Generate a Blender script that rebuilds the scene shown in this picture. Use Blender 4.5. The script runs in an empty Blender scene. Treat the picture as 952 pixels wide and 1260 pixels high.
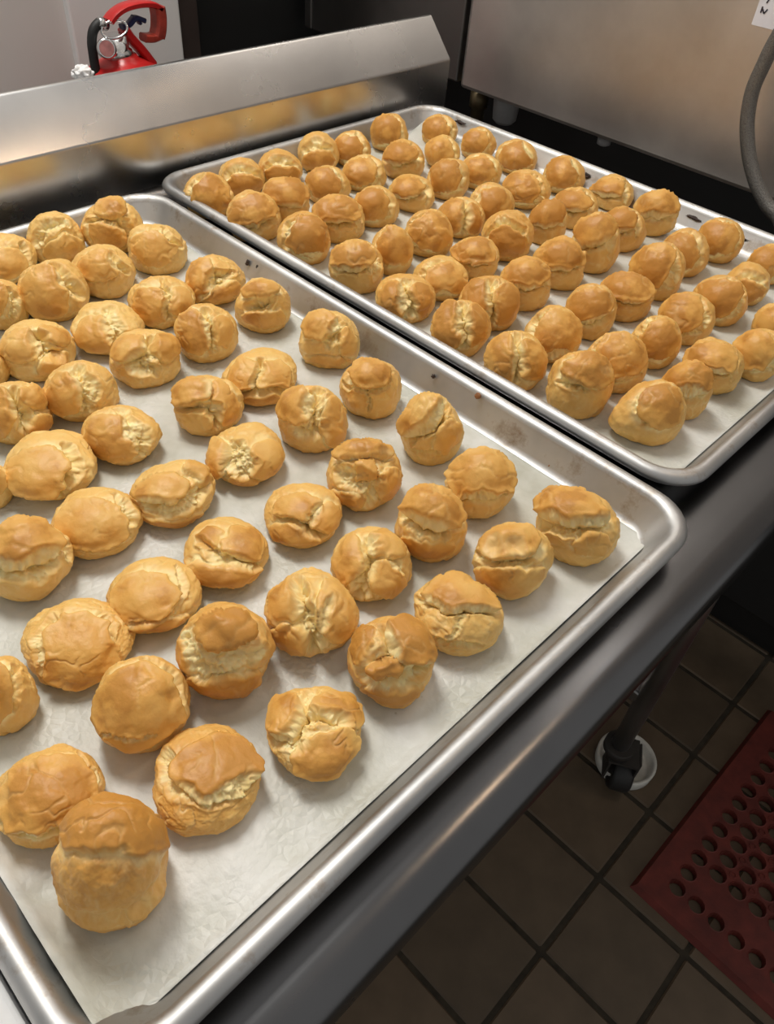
import bpy, bmesh, math, random
import numpy as np
from mathutils import Matrix, Vector

scene = bpy.context.scene
coll = scene.collection

# ------------------------------------------------------------------ camera
FPX = 950.812                      # focal length in pixels of the 952x1260 frame
PPX, PPY = 467.5, 623.5            # principal point
CAM = np.array([0.766521, -0.436807, 0.379465])
R = np.array([[0.70359517, 0.7076252, 0.06496467],
              [0.53164655, -0.46354074, -0.7088596],
              [-0.47149315, 0.53328843, -0.70235152]])   # right, down, forward
cam_data = bpy.data.cameras.new('camera')
cam = bpy.data.objects.new('camera', cam_data)
coll.objects.link(cam)
cam_data.sensor_fit = 'HORIZONTAL'
cam_data.sensor_width = 36.0
cam_data.lens = FPX / 952 * 36.0
cam_data.shift_x = (476 - PPX) / 952
cam_data.shift_y = (PPY - 630) / 952
cam_data.clip_start = 0.01
mw = Matrix.Identity(4)
for i in range(3):
    mw[i][0] = R[0][i]; mw[i][1] = -R[1][i]; mw[i][2] = -R[2][i]; mw[i][3] = CAM[i]
cam.matrix_world = mw
scene.camera = cam

# ------------------------------------------------------------------ world, light, exposure
world = bpy.data.worlds.new('world'); scene.world = world
world.use_nodes = True
bg = world.node_tree.nodes['Background']
bg.inputs[0].default_value = (1.0, 0.98, 0.95, 1)
bg.inputs[1].default_value = 0.35

def area(name, loc, target, sx, sy, power, col):
    l = bpy.data.lights.new(name, 'AREA'); l.shape = 'RECTANGLE'
    l.size = sx; l.size_y = sy; l.energy = power; l.color = col
    o = bpy.data.objects.new(name, l); coll.objects.link(o)
    o.location = loc
    o.rotation_euler = (Vector(target) - Vector(loc)).to_track_quat('-Z', 'Y').to_euler()
    return o

area('hood_light', (-0.40, 0.0, 1.45), (0.25, -0.1, 0.0), 0.35, 1.1, 34, (1.0, 0.97, 0.91))
area('ceiling_light', (0.45, 1.95, 1.75), (0.4, 0.8, 0.0), 1.2, 1.2, 27, (1.0, 0.97, 0.93))
def bulb(name, loc, power, rad, col):
    l = bpy.data.lights.new(name, 'POINT'); l.energy = power; l.shadow_soft_size = rad; l.color = col
    o = bpy.data.objects.new(name, l); coll.objects.link(o); o.location = loc
    return o
for _x, _y, _p in ((1.0, 0.48, 6.0), (1.0, 1.27, 6.0), (0.55, 0.93, 0.5)):
    bulb('warm_lamp', (_x, _y, 1.50), _p, 0.05, (1.0, 0.70, 0.44))

vs = scene.view_settings
vs.view_transform = 'Standard'; vs.look = 'None'; vs.gamma = 1.0
vs.use_curve_mapping = False
vs.exposure = 0.0

# ------------------------------------------------------------------ pixel -> place
def ray(u, v):
    return R.T @ np.array([(u - PPX) / FPX, (v - PPY) / FPX, 1.0])
def at(u, v, **k):
    r = ray(u, v)
    (ax, val), = k.items()
    i = 'xyz'.index(ax)
    return CAM + r * (val - CAM[i]) / r[i]

# ------------------------------------------------------------------ materials
def new_mat(name):
    m = bpy.data.materials.new(name); m.use_nodes = True
    nt = m.node_tree
    return m, nt, nt.nodes['Principled BSDF']

def N(nt, kind, **kw):
    n = nt.nodes.new(kind)
    for k, v in kw.items():
        setattr(n, k, v)
    return n

def ramp(nt, fac, stops):
    r = N(nt, 'ShaderNodeValToRGB')
    el = r.color_ramp.elements
    while len(el) < len(stops): el.new(0.5)
    for e, (p, c) in zip(el, stops):
        e.position = p; e.color = (*c, 1) if len(c) == 3 else c
    nt.links.new(fac, r.inputs[0])
    return r.outputs[0]

def noise(nt, scale, detail=4, rough=0.55, vec=None, stretch=None):
    n = N(nt, 'ShaderNodeTexNoise')
    n.inputs['Scale'].default_value = scale
    n.inputs['Detail'].default_value = detail
    n.inputs['Roughness'].default_value = rough
    tc = N(nt, 'ShaderNodeTexCoord')
    src = tc.outputs['Object']
    if stretch:
        mp = N(nt, 'ShaderNodeMapping'); mp.inputs['Scale'].default_value = stretch
        nt.links.new(src, mp.inputs[0]); src = mp.outputs[0]
    nt.links.new(src, n.inputs['Vector'])
    return n.outputs['Fac']

def bump(nt, height, strength, dist, prev=None):
    b = N(nt, 'ShaderNodeBump')
    b.inputs['Strength'].default_value = strength
    b.inputs['Distance'].default_value = dist
    nt.links.new(height, b.inputs['Height'])
    if prev: nt.links.new(prev, b.inputs['Normal'])
    return b.outputs[0]

def simple(name, col, rough=0.5, metal=0.0, spec=0.5, nscale=None, namp=0.15, bscale=None, bstr=0.3, bdist=0.001):
    m, nt, p = new_mat(name)
    p.inputs['Roughness'].default_value = rough
    p.inputs['Metallic'].default_value = metal
    p.inputs['Specular IOR Level'].default_value = spec
    if nscale:
        c0 = tuple(max(0, c * (1 - namp)) for c in col); c1 = tuple(c * (1 + namp) for c in col)
        nt.links.new(ramp(nt, noise(nt, nscale), [(0.3, c0), (0.7, c1)]), p.inputs['Base Color'])
    else:
        p.inputs['Base Color'].default_value = (*col, 1)
    if bscale:
        nt.links.new(bump(nt, noise(nt, bscale), bstr, bdist), p.inputs['Normal'])
    return m

def steel(name, col, rough, stretch, tint=None, scratch=0.12, rvar=0.12, smudge=0.12):
    """brushed stainless: fine stretched grain, cloudy smudges"""
    m, nt, p = new_mat(name)
    p.inputs['Metallic'].default_value = 1.0
    g = noise(nt, 60, 3, 0.6, stretch=stretch)
    cl = noise(nt, 7, 5, 0.6)
    c0 = tuple(c * (1 - smudge) for c in col); c1 = tuple(c * (1 + smudge * .6) for c in (tint or col))
    nt.links.new(ramp(nt, cl, [(0.3, c0), (0.7, c1)]), p.inputs['Base Color'])
    mr = N(nt, 'ShaderNodeMapRange')
    mr.inputs['To Min'].default_value = max(0.05, rough - rvar); mr.inputs['To Max'].default_value = rough + rvar
    nt.links.new(cl, mr.inputs['Value']); nt.links.new(mr.outputs[0], p.inputs['Roughness'])
    nt.links.new(bump(nt, g, scratch, 0.0006), p.inputs['Normal'])
    return m

M = {}
M['table'] = steel('table_steel', (0.165, 0.165, 0.17), 0.25, (1.6, 0.06, 1.6), scratch=0.05)
M['splash'] = steel('splash_steel', (0.60, 0.59, 0.58), 0.27, (1.6, 0.06, 1.6), scratch=0.018, rvar=0.06)
def mat_pan():
    m = steel('pan_aluminium', (0.50, 0.505, 0.51), 0.50, (2, 2, 2), tint=(0.60, 0.595, 0.58), scratch=0.15, smudge=0.25)
    nt = m.node_tree; p = nt.nodes['Principled BSDF']
    old = p.inputs['Base Color'].links[0].from_socket
    st = ramp(nt, noise(nt, 28, 6, 0.7), [(0.57, (0, 0, 0)), (0.75, (1, 1, 1))])
    mx = N(nt, 'ShaderNodeMixRGB'); nt.links.new(st, mx.inputs[0]); nt.links.new(old, mx.inputs[1])
    mx.inputs[2].default_value = (0.30, 0.22, 0.15, 1)
    nt.links.new(mx.outputs[0], p.inputs['Base Color'])
    return m
M['pan'] = mat_pan()
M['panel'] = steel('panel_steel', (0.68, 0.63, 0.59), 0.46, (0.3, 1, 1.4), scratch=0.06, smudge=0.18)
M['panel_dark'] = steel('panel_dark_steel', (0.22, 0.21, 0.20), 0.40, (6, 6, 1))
M['leg'] = steel('leg_steel', (0.40, 0.40, 0.40), 0.35, (10, 10, 1))
M['black'] = simple('black_enamel_and_shade', (0.012, 0.012, 0.012), 0.5, nscale=12)  # cabinet enamel; under the appliance this black paints in the shade
M['dark_iron'] = simple('dark_iron', (0.03, 0.027, 0.024), 0.6, nscale=30, bscale=80)
M['brass'] = simple('aged_brass', (0.18, 0.14, 0.08), 0.45, 0.8, nscale=40)
M['grey_plastic'] = simple('grey_plastic', (0.30, 0.30, 0.30), 0.5, nscale=30)
M['white_plastic'] = simple('white_plastic', (0.62, 0.62, 0.58), 0.45, nscale=40)
M['red'] = simple('red_paint', (0.55, 0.02, 0.02), 0.28, nscale=25, namp=0.1)
M['red_dirty'] = simple('red_paint_worn', (0.42, 0.05, 0.03), 0.45, nscale=60, namp=0.4)
M['chrome'] = simple('chrome', (0.75, 0.75, 0.75), 0.18, 1.0, nscale=20, namp=0.05)
M['gauge_face'] = simple('gauge_face', (0.45, 0.18, 0.17), 0.5, nscale=80, namp=0.3)
M['rubber'] = simple('black_rubber', (0.015, 0.015, 0.015), 0.55, nscale=40)
M['navy'] = simple('navy_plastic', (0.02, 0.03, 0.09), 0.4, nscale=40)
M['wall'] = simple('wall_paint', (0.74, 0.72, 0.69), 0.6, nscale=4, namp=0.04, bscale=120, bstr=0.1)
M['wall_panel'] = simple('white_wall_panel', (0.90, 0.90, 0.89), 0.45, nscale=3, namp=0.04)
M['brown_frame'] = simple('dark_brown_frame', (0.045, 0.032, 0.028), 0.45, nscale=20)
M['sticker'] = simple('white_sticker', (0.82, 0.81, 0.86), 0.4, nscale=60, namp=0.04)
M['ink'] = simple('dark_ink', (0.03, 0.03, 0.05), 0.5, nscale=60)
M['crumb'] = simple('brown_crumb', (0.30, 0.13, 0.05), 0.7, nscale=300, namp=0.4, bscale=900)
M['burnt'] = simple('burnt_residue', (0.035, 0.018, 0.012), 0.6, nscale=200, namp=0.5, bscale=600)
M['white_board'] = simple('white_board', (0.86, 0.86, 0.86), 0.5, nscale=25, namp=0.05, bscale=150, bstr=0.15)
M['grout'] = simple('grout', (0.035, 0.028, 0.018), 0.9, nscale=60, namp=0.4)

def mat_tile():
    m, nt, p = new_mat('quarry_tile')
    oi = N(nt, 'ShaderNodeObjectInfo')
    a = ramp(nt, noise(nt, 18, 5), [(0.3, (0.085, 0.062, 0.039)), (0.7, (0.125, 0.091, 0.058))])
    mx = N(nt, 'ShaderNodeMixRGB', blend_type='MULTIPLY'); mx.inputs[0].default_value = 1
    nt.links.new(a, mx.inputs[1])
    nt.links.new(ramp(nt, oi.outputs['Random'], [(0, (0.8, 0.8, 0.8)), (1, (1.15, 1.12, 1.1))]), mx.inputs[2])
    nt.links.new(mx.outputs[0], p.inputs['Base Color'])
    p.inputs['Roughness'].default_value = 0.55
    nt.links.new(bump(nt, noise(nt, 90, 4), 0.2, 0.0008), p.inputs['Normal'])
    return m
M['tile'] = mat_tile()
M['mat'] = simple('red_rubber', (0.13, 0.020, 0.014), 0.65, nscale=40, namp=0.3, bscale=200, bstr=0.3)

def mat_hose():
    m, nt, p = new_mat('braided_hose')
    tc = N(nt, 'ShaderNodeTexCoord')
    w = N(nt, 'ShaderNodeTexVoronoi'); w.inputs['Scale'].default_value = 900
    nt.links.new(tc.outputs['Object'], w.inputs['Vector'])
    nt.links.new(ramp(nt, w.outputs['Distance'], [(0.1, (0.24, 0.23, 0.21)), (0.8, (0.14, 0.13, 0.12))]), p.inputs['Base Color'])
    p.inputs['Metallic'].default_value = 0.5; p.inputs['Roughness'].default_value = 0.45
    nt.links.new(bump(nt, w.outputs['Distance'], 0.5, 0.001), p.inputs['Normal'])
    return m
M['hose'] = mat_hose()

def mat_paper():
    m, nt, p = new_mat('parchment')
    big = noise(nt, 16, 4, 0.6)
    fine = noise(nt, 130, 3, 0.6)
    c = ramp(nt, big, [(0.30, (0.46, 0.46, 0.39)), (0.46, (0.58, 0.585, 0.53)), (0.62, (0.68, 0.685, 0.655))])
    sp = N(nt, 'ShaderNodeTexVoronoi'); sp.inputs['Scale'].default_value = 60
    tc = N(nt, 'ShaderNodeTexCoord'); nt.links.new(tc.outputs['Object'], sp.inputs['Vector'])
    speck = ramp(nt, sp.outputs['Distance'], [(0.035, (1, 1, 1)), (0.07, (0, 0, 0))])
    pick = ramp(nt, noise(nt, 9, 2), [(0.52, (0, 0, 0)), (0.6, (1, 1, 1))])
    mm = N(nt, 'ShaderNodeMixRGB', blend_type='MULTIPLY'); mm.inputs[0].default_value = 1
    nt.links.new(speck, mm.inputs[1]); nt.links.new(pick, mm.inputs[2])
    mx = N(nt, 'ShaderNodeMixRGB'); nt.links.new(mm.outputs[0], mx.inputs[0])
    nt.links.new(c, mx.inputs[1]); mx.inputs[2].default_value = (0.30, 0.27, 0.20, 1)
    nt.links.new(mx.outputs[0], p.inputs['Base Color'])
    p.inputs['Roughness'].default_value = 0.42
    p.inputs['Specular IOR Level'].default_value = 0.4
    w = N(nt, 'ShaderNodeTexVoronoi', feature='DISTANCE_TO_EDGE'); w.inputs['Scale'].default_value = 190
    nt.links.new(tc.outputs['Object'], w.inputs['Vector'])
    b1 = bump(nt, fine, 0.45, 0.0012)
    ms = ramp(nt, noise(nt, 13, 2), [(0.50, (0.05, 0.05, 0.05)), (0.60, (1, 1, 1))])
    mw_ = N(nt, 'ShaderNodeMath', operation='MULTIPLY'); nt.links.new(w.outputs['Distance'], mw_.inputs[0]); nt.links.new(ms, mw_.inputs[1])
    b2 = bump(nt, mw_.outputs[0], 0.45, 0.0025, b1)
    nt.links.new(bump(nt, big, 0.5, 0.006, b2), p.inputs['Normal'])
    return m
M['paper'] = mat_paper()

def mat_puff():
    m, nt, p = new_mat('choux_crust')
    ac = N(nt, 'ShaderNodeAttribute', attribute_name='crust')
    ap = N(nt, 'ShaderNodeAttribute', attribute_name='pale')
    oi = N(nt, 'ShaderNodeObjectInfo')
    n1 = noise(nt, 55, 4, 0.6)
    n2 = noise(nt, 260, 3, 0.6)
    ad = N(nt, 'ShaderNodeMath', operation='MULTIPLY_ADD')
    nt.links.new(n1, ad.inputs[0]); ad.inputs[1].default_value = 0.55
    nt.links.new(ac.outputs['Fac'], ad.inputs[2])
    ad2 = N(nt, 'ShaderNodeMath', operation='MULTIPLY_ADD')
    nt.links.new(oi.outputs['Random'], ad2.inputs[0]); ad2.inputs[1].default_value = 0.16
    nt.links.new(ad.outputs[0], ad2.inputs[2])
    crust = ramp(nt, ad2.outputs[0], [(0.30, (0.90, 0.655, 0.26)), (0.62, (0.82, 0.505, 0.15)), (0.92, (0.70, 0.36, 0.08)), (1.0, (0.56, 0.26, 0.05))])
    pl = ramp(nt, n1, [(0.3, (0.92, 0.72, 0.32)), (0.7, (0.97, 0.86, 0.48))])
    mx = N(nt, 'ShaderNodeMixRGB')
    nt.links.new(ap.outputs['Fac'], mx.inputs[0]); nt.links.new(crust, mx.inputs[1]); nt.links.new(pl, mx.inputs[2])
    nt.links.new(mx.outputs[0], p.inputs['Base Color'])
    p.inputs['Roughness'].default_value = 0.46
    p.inputs['Specular IOR Level'].default_value = 0.4
    p.inputs['Subsurface Weight'].default_value = 0.12
    p.inputs['Subsurface Radius'].default_value = (1.0, 0.5, 0.2)
    p.inputs['Subsurface Scale'].default_value = 0.004
    b1 = bump(nt, n2, 0.22, 0.0012)
    b2 = bump(nt, n1, 0.30, 0.003, b1)
    nt.links.new(b2, p.inputs['Normal'])
    return m
M['puff'] = mat_puff()

# ------------------------------------------------------------------ object helpers
def link(name, me, mat, parent=None, smooth=True):
    o = bpy.data.objects.new(name, me); coll.objects.link(o)
    if mat is not None and not me.materials: me.materials.append(M[mat] if isinstance(mat, str) else mat)
    if parent is not None: o.parent = parent
    if smooth:
        for pl in me.polygons: pl.use_smooth = True
    return o

def pydata(name, verts, faces):
    me = bpy.data.meshes.new(name)
    me.from_pydata([tuple(map(float, v)) for v in verts], [], faces); me.update()
    return me

def from_bm(name, bm):
    bmesh.ops.recalc_face_normals(bm, faces=bm.faces)
    me = bpy.data.meshes.new(name); bm.to_mesh(me); bm.free()
    return me

def tag(o, label, cat, group=None):
    o['label'] = label; o['category'] = cat
    if group: o['group'] = group
    return o

def thing(name, loc, label, cat, group=None):
    o = bpy.data.objects.new(name, None); coll.objects.link(o); o.location = loc
    o.empty_display_size = 0.02
    return tag(o, label, cat, group)

def struct(o):
    o['kind'] = 'structure'; return o

def box_bm(lo, hi, bevel=0.0, seg=2, bm=None):
    own = bm is None
    bm = bm or bmesh.new()
    r = bmesh.ops.create_cube(bm, size=1.0)
    for v in r['verts']:
        for i in range(3):
            v.co[i] = (lo[i] + hi[i]) / 2 + v.co[i] * (hi[i] - lo[i])
    if bevel:
        es = list({e for v in r['verts'] for e in v.link_edges})
        bmesh.ops.bevel(bm, geom=es, offset=bevel, segments=seg, profile=0.5, affect='EDGES')
    return bm

def box(name, lo, hi, mat, parent=None, bevel=0.0, org=None, seg=2):
    """box mesh given in world coordinates, stored about org"""
    org = np.array(org if org is not None else ((lo[0] + hi[0]) / 2, (lo[1] + hi[1]) / 2, lo[2]), float)
    bm = box_bm(np.array(lo) - org, np.array(hi) - org, bevel, seg)
    o = link(name, from_bm(name, bm), mat, None, smooth=False)
    place(o, org, parent)
    return o

def place(o, org, parent):
    if parent is not None:
        o.parent = parent
        o.location = Vector(org) - world_loc(parent)
    else:
        o.location = Vector(org)

def world_loc(o):
    v = Vector(o.location)
    while o.parent is not None:
        o = o.parent; v = v + Vector(o.location)
    return v

def smooth_path(pts, n=6):
    pts = [np.array(p, float) for p in pts]
    P = [2 * pts[0] - pts[1]] + pts + [2 * pts[-1] - pts[-2]]
    out = []
    for i in range(1, len(P) - 2):
        for k in range(n):
            t = k / n
            a, b, c, d = P[i - 1], P[i], P[i + 1], P[i + 2]
            out.append(0.5 * ((2 * b) + (c - a) * t + (2 * a - 5 * b + 4 * c - d) * t * t + (3 * b - a - 3 * c + d) * t ** 3))
    out.append(pts[-1])
    return out

def tube_mesh(name, pts, rad, seg=14, closed=False, flat=None):
    """tube along points; rad number or list; flat=(vector, factor) squeezes the section"""
    pts = [np.array(p, float) for p in pts]; n = len(pts)
    rads = rad if hasattr(rad, '__len__') else [rad] * n
    verts, faces = [], []
    up = np.array([0.13, 0.21, 0.97])
    prev = None
    for i, p in enumerate(pts):
        a = pts[(i - 1) % n] if (closed or i > 0) else pts[i]
        b = pts[(i + 1) % n] if (closed or i < n - 1) else pts[i]
        t = b - a; t /= np.linalg.norm(t)
        if prev is None:
            x = np.cross(up, t); x /= np.linalg.norm(x)
        else:
            x = prev - t * (prev @ t); x /= np.linalg.norm(x)
        prev = x
        y = np.cross(t, x)
        for k in range(seg):
            an = 2 * math.pi * k / seg
            d = x * math.cos(an) + y * math.sin(an)
            if flat is not None:
                fv = np.array(flat[0], float); fv /= np.linalg.norm(fv)
                d = d - fv * (d @ fv) * (1 - flat[1])
            verts.append(p + d * rads[i])
    m = n if closed else n - 1
    for i in range(m):
        j = (i + 1) % n
        for k in range(seg):
            l = (k + 1) % seg
            faces.append((i * seg + k, i * seg + l, j * seg + l, j * seg + k))
    if not closed:
        faces.append(tuple(range(seg))[::-1]); faces.append(tuple((n - 1) * seg + k for k in range(seg)))
    return pydata(name, verts, faces)

def tube(name, pts, rad, mat, parent=None, **kw):
    pts = [np.array(p, float) for p in pts]
    org = pts[0]
    o = link(name, tube_mesh(name, [p - org for p in pts], rad, **kw), mat)
    place(o, org, parent)
    return o

def lathe(name, prof, mat, org, parent=None, axis=(0, 0, 1), seg=32):
    """prof: (radius, height) along axis from org"""
    ax = np.array(axis, float); ax /= np.linalg.norm(ax)
    x = np.cross(ax, [0.3, 0.9, 0.1] if abs(ax[2]) > .9 else [0, 0, 1]); x /= np.linalg.norm(x); y = np.cross(ax, x)
    verts, faces = [], []
    for r, h in prof:
        for k in range(seg):
            a = 2 * math.pi * k / seg
            verts.append(ax * h + (x * math.cos(a) + y * math.sin(a)) * max(r, 1e-5))
    for i in range(len(prof) - 1):
        for k in range(seg):
            l = (k + 1) % seg
            faces.append((i * seg + k, i * seg + l, (i + 1) * seg + l, (i + 1) * seg + k))
    faces.append(tuple(range(seg))[::-1]); faces.append(tuple((len(prof) - 1) * seg + k for k in range(seg)))
    o = link(name, pydata(name, verts, faces), mat)
    for pl in o.data.polygons:
        if len(pl.vertices) > 4: pl.use_smooth = False
    place(o, org, parent)
    return o

def extrude_profile(name, prof, y0, y1, mat, org, parent=None, smooth=False):
    """closed profile of (x, z) pulled along Y, world coordinates"""
    n = len(prof)
    verts = [(x - org[0], y0 - org[1], z - org[2]) for x, z in prof] + [(x - org[0], y1 - org[1], z - org[2]) for x, z in prof]
    faces = [(i, (i + 1) % n, n + (i + 1) % n, n + i) for i in range(n)]
    faces += [tuple(range(n))[::-1], tuple(range(n, 2 * n))]
    bm = bmesh.new()
    vs_ = [bm.verts.new(v) for v in verts]
    for f in faces: bm.faces.new([vs_[i] for i in f])
    o = link(name, from_bm(name, bm), mat, None, smooth=False)
    if smooth:
        for pl in o.data.polygons: pl.use_smooth = len(pl.vertices) == 4
        o.data.set_sharp_from_angle(angle=math.radians(35))
    place(o, org, parent)
    return o

def arc(cx, cz, r, a0, a1, n):
    return [(cx + r * math.cos(math.radians(a0 + (a1 - a0) * i / n)), cz + r * math.sin(math.radians(a0 + (a1 - a0) * i / n))) for i in range(n + 1)]

# ================================================================== the setting
FZ = -0.86
PITCH = 0.1515
flr = struct(box('floor', (-1.6, -2.2, FZ - 0.05), (2.6, 2.6, FZ - 0.003), 'grout'))
tb = box_bm((-PITCH / 2 + 0.004, -PITCH / 2 + 0.004, -0.006), (PITCH / 2 - 0.004, PITCH / 2 - 0.004, 0.0), 0.0025, 1)
tile_me = from_bm('tile', tb); tile_me.materials.append(M['tile'])
rnd = random.Random(3)
for i in range(-5, 7):
    for j in range(-8, 13):
        t = bpy.data.objects.new('tile', tile_me); coll.objects.link(t)
        t.parent = flr
        w = Vector((0.745 + (i + 0.5) * PITCH, 0.183 + (j + 0.5) * PITCH, FZ + rnd.uniform(-.0006, .0004)))
        t.location = w - Vector(flr.location)
        t.rotation_euler = (rnd.uniform(-.003, .003), rnd.uniform(-.003, .003), rnd.choice((0, 1, 2, 3)) * math.pi / 2)

WX = -0.45
struct(box('wall_back', (WX - 0.08, -1.6, FZ), (WX, 0.163, 1.7), 'wall'))
struct(box('trim_1', (WX - 0.08, 0.163, FZ), (WX + 0.012, 0.347, 1.7), 'wall_panel', bevel=0.003))

# dark cabinet beyond the white strip
cab = thing('tall_cabinet', (WX - 0.25, 0.62, FZ), 'tall black cabinet with dark brown edge strip beside the white wall strip', 'cabinet')
box('side_strip', (WX - 0.4, 0.349, FZ), (WX + 0.004, 0.386, 1.5), 'brown_frame', cab, 0.002)
box('body', (WX - 0.4, 0.388, FZ), (WX - 0.03, 1.25, 1.5), 'black', cab, 0.002)

# ================================================================== work table
TY0, TY1 = -1.05, 0.503
table = thing('work_table', (0.33, -0.3, FZ), 'stainless steel work table with rolled edge carrying both sheet pans', 'table')
RC, RR = 0.692, 0.021
prof = [(-0.075, 0.0)] + [(0.68, 0.0)] + arc(RC, -RR, RR, 90, -90, 18) + [(0.66, -2 * RR), (0.66, -0.006), (-0.075, -0.006)]
extrude_profile('tabletop', prof, TY0, TY1, 'table', (0.33, -0.3, 0), table, smooth=True)
sp = [(-0.012, -0.004)] + [(-0.012, 0.066)] + arc(-0.017, 0.0665, 0.005, 0, 42, 4) + arc(-0.058, 0.108, 0.006, 42, 95, 4) + [(-0.0625, 0.108), (-0.0625, -0.004)]
extrude_profile('backsplash', sp, TY0, TY1 + 0.002, 'splash', (-0.04, -0.3, 0), table, smooth=True)
# cove between top and splash
extrude_profile('cove', [(-0.0119, 0.009)] + arc(-0.003, 0.009, 0.009, 180, 270, 6) + [(-0.0119, 0.0001)], TY0, TY1, 'splash', (-0.012, -0.3, 0), table, smooth=True)

def leg(x, y, wheel):
    l = lathe('leg', [(0.0145, FZ + 0.135), (0.0145, -0.04)], 'leg', (x, y, 0), table, seg=24)
    if not wheel: return
    w = (x + 0.016, y + 0.026, FZ + 0.0425)
    lathe('caster_stem', [(0.012, 0.0), (0.012, 0.03), (0.024, 0.032), (0.024, 0.046)], 'dark_iron', (x, y, FZ + 0.095), l, seg=20)
    ax = np.array([0.86, 0.50, 0.0])
    fork = bmesh.new()
    o1 = np.array(w) - np.array((x, y, FZ + 0.1))
    me_v = []
    px = np.array([-ax[1], ax[0], 0])
    def slab(c, hx, hp, z0, z1):
        b = bmesh.ops.create_cube(fork, size=1.0)
        for v in b['verts']:
            q = c + ax * (v.co.x * 2 * hx) + px * (v.co.y * 2 * hp)
            v.co = Vector((q[0], q[1], z0 if v.co.z < 0 else z1))
    for s in (-1, 1):
        slab(np.array([o1[0], o1[1], 0]) * 0.75 + ax * s * 0.022, 0.0016, 0.02, -0.06, 0.008)
    slab(np.array([o1[0], o1[1], 0]) * 0.55, 0.024, 0.026, 0.006, 0.011)
    fo = link('caster_fork', from_bm('caster_fork', fork), 'dark_iron', None, smooth=False); place(fo, (x, y, FZ + 0.1), l)
    R0 = 0.036
    lathe('caster_wheel', [(0.020, -0.012), (0.024, -0.016), (R0 - 0.004, -0.017), (R0, -0.012), (R0, 0.012), (R0 - 0.004, 0.017), (0.024, 0.016), (0.020, 0.012)], 'rubber', w, l, axis=ax, seg=40)
    lathe('caster_hub', [(0.010, -0.019), (0.012, -0.013), (0.021, -0.011), (0.021, 0.011), (0.012, 0.013), (0.010, 0.019)], 'dark_iron', w, l, axis=ax, seg=30)
for (x, y, wh) in ((0.657, 0.310, True), (0.03, 0.310, True), (0.652, -0.9, False), (0.03, -0.9, False)):
    leg(x, y, True)
cc = at(771, 938, z=FZ + 0.012)
cup = lathe('caster_cup', [(0.020, 0.0), (0.047, 0.0), (0.050, 0.004), (0.051, 0.024), (0.0495, 0.0265), (0.046, 0.026), (0.0435, 0.022), (0.041, 0.008), (0.036, 0.0055), (0.0, 0.005)], 'white_plastic', (cc[0] - 0.004, cc[1], FZ + 0.0012), None, seg=44)
tag(cup, 'white plastic cup on the tiled floor under the table caster', 'caster cup')
box('cross_brace', (0.03, 0.300, -0.60), (0.652, 0.324, -0.575), 'leg', table, 0.004)

# ================================================================== sheet pans
PL, PW = 0.660, 0.457
def rr_loop(x0, y0, x1, y1, r, z, n=9):
    out = []
    for cx, cy, a in ((x1 - r, y1 - r, 0), (x0 + r, y1 - r, 90), (x0 + r, y0 + r, 180), (x1 - r, y0 + r, 270)):
        for k in range(n):
            t = math.radians(a + 90 * k / (n - 1))
            out.append((cx + r * math.cos(t), cy + r * math.sin(t), z))
    return out

def loft(name, prof, mat, cap0=False, cap1=False):
    verts, faces = [], []
    for ins, z in prof:
        verts += rr_loop(ins, ins, PL - ins, PW - ins, max(0.036 - ins * 0.55, 0.006), z)
    n = 36
    for i in range(len(prof) - 1):
        for k in range(n):
            l = (k + 1) % n
            faces.append((i * n + k, i * n + l, (i + 1) * n + l, (i + 1) * n + k))
    if cap0: faces.append(tuple(range(n))[::-1])
    if cap1: faces.append(tuple((len(prof) - 1) * n + k for k in range(n)))
    return pydata(name, verts, faces)

WALL = [(0.031, 0.0018), (0.0265, 0.0022), (0.0225, 0.0040), (0.0205, 0.0068), (0.0125, 0.0220)]
def sheet_pan(x, y, label):
    t = thing('sheet_pan', (x, y, 0), label, 'pan')
    outer = [(0.0118, 0.0218), (0.0198, 0.0064), (0.0219, 0.0032), (0.0262, 0.0008), (0.031, 0.0004)]
    me = loft('pan_body', outer[:1] + outer[1:] , 'pan')
    inner = loft('tmp', WALL, 'pan', cap0=True)
    bm = bmesh.new(); bm.from_mesh(inner)
    me2 = loft('tmp2', outer[::-1], 'pan', cap0=True)
    bm.from_mesh(me2)
    body = link('pan_body', from_bm('pan_body', bm), 'pan', t)
    body.data.set_sharp_from_angle(angle=math.radians(50))
    rim = [(0.0128, 0.0217), (0.0117, 0.0240), (0.0097, 0.0258), (0.0070, 0.0266), (0.0042, 0.0262), (0.0018, 0.0243), (0.0004, 0.0215),
           (0.0008, 0.0188), (0.0028, 0.0168), (0.0056, 0.0162), (0.0080, 0.0172), (0.0112, 0.0212)]
    link('rim', loft('rim', rim + rim[:1], 'pan'), 'pan', t)
    return t

X2, Y2 = 0.0, 0.0
X1, Y1 = 0.0223, -0.0086 - PW
pan_far = sheet_pan(X2, Y2, 'aluminium sheet pan packed with puffs, lying beside the steel appliance')
pan_near = sheet_pan(X1, Y1, 'aluminium sheet pan with loosely spaced puffs and bare parchment at one corner')

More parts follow.
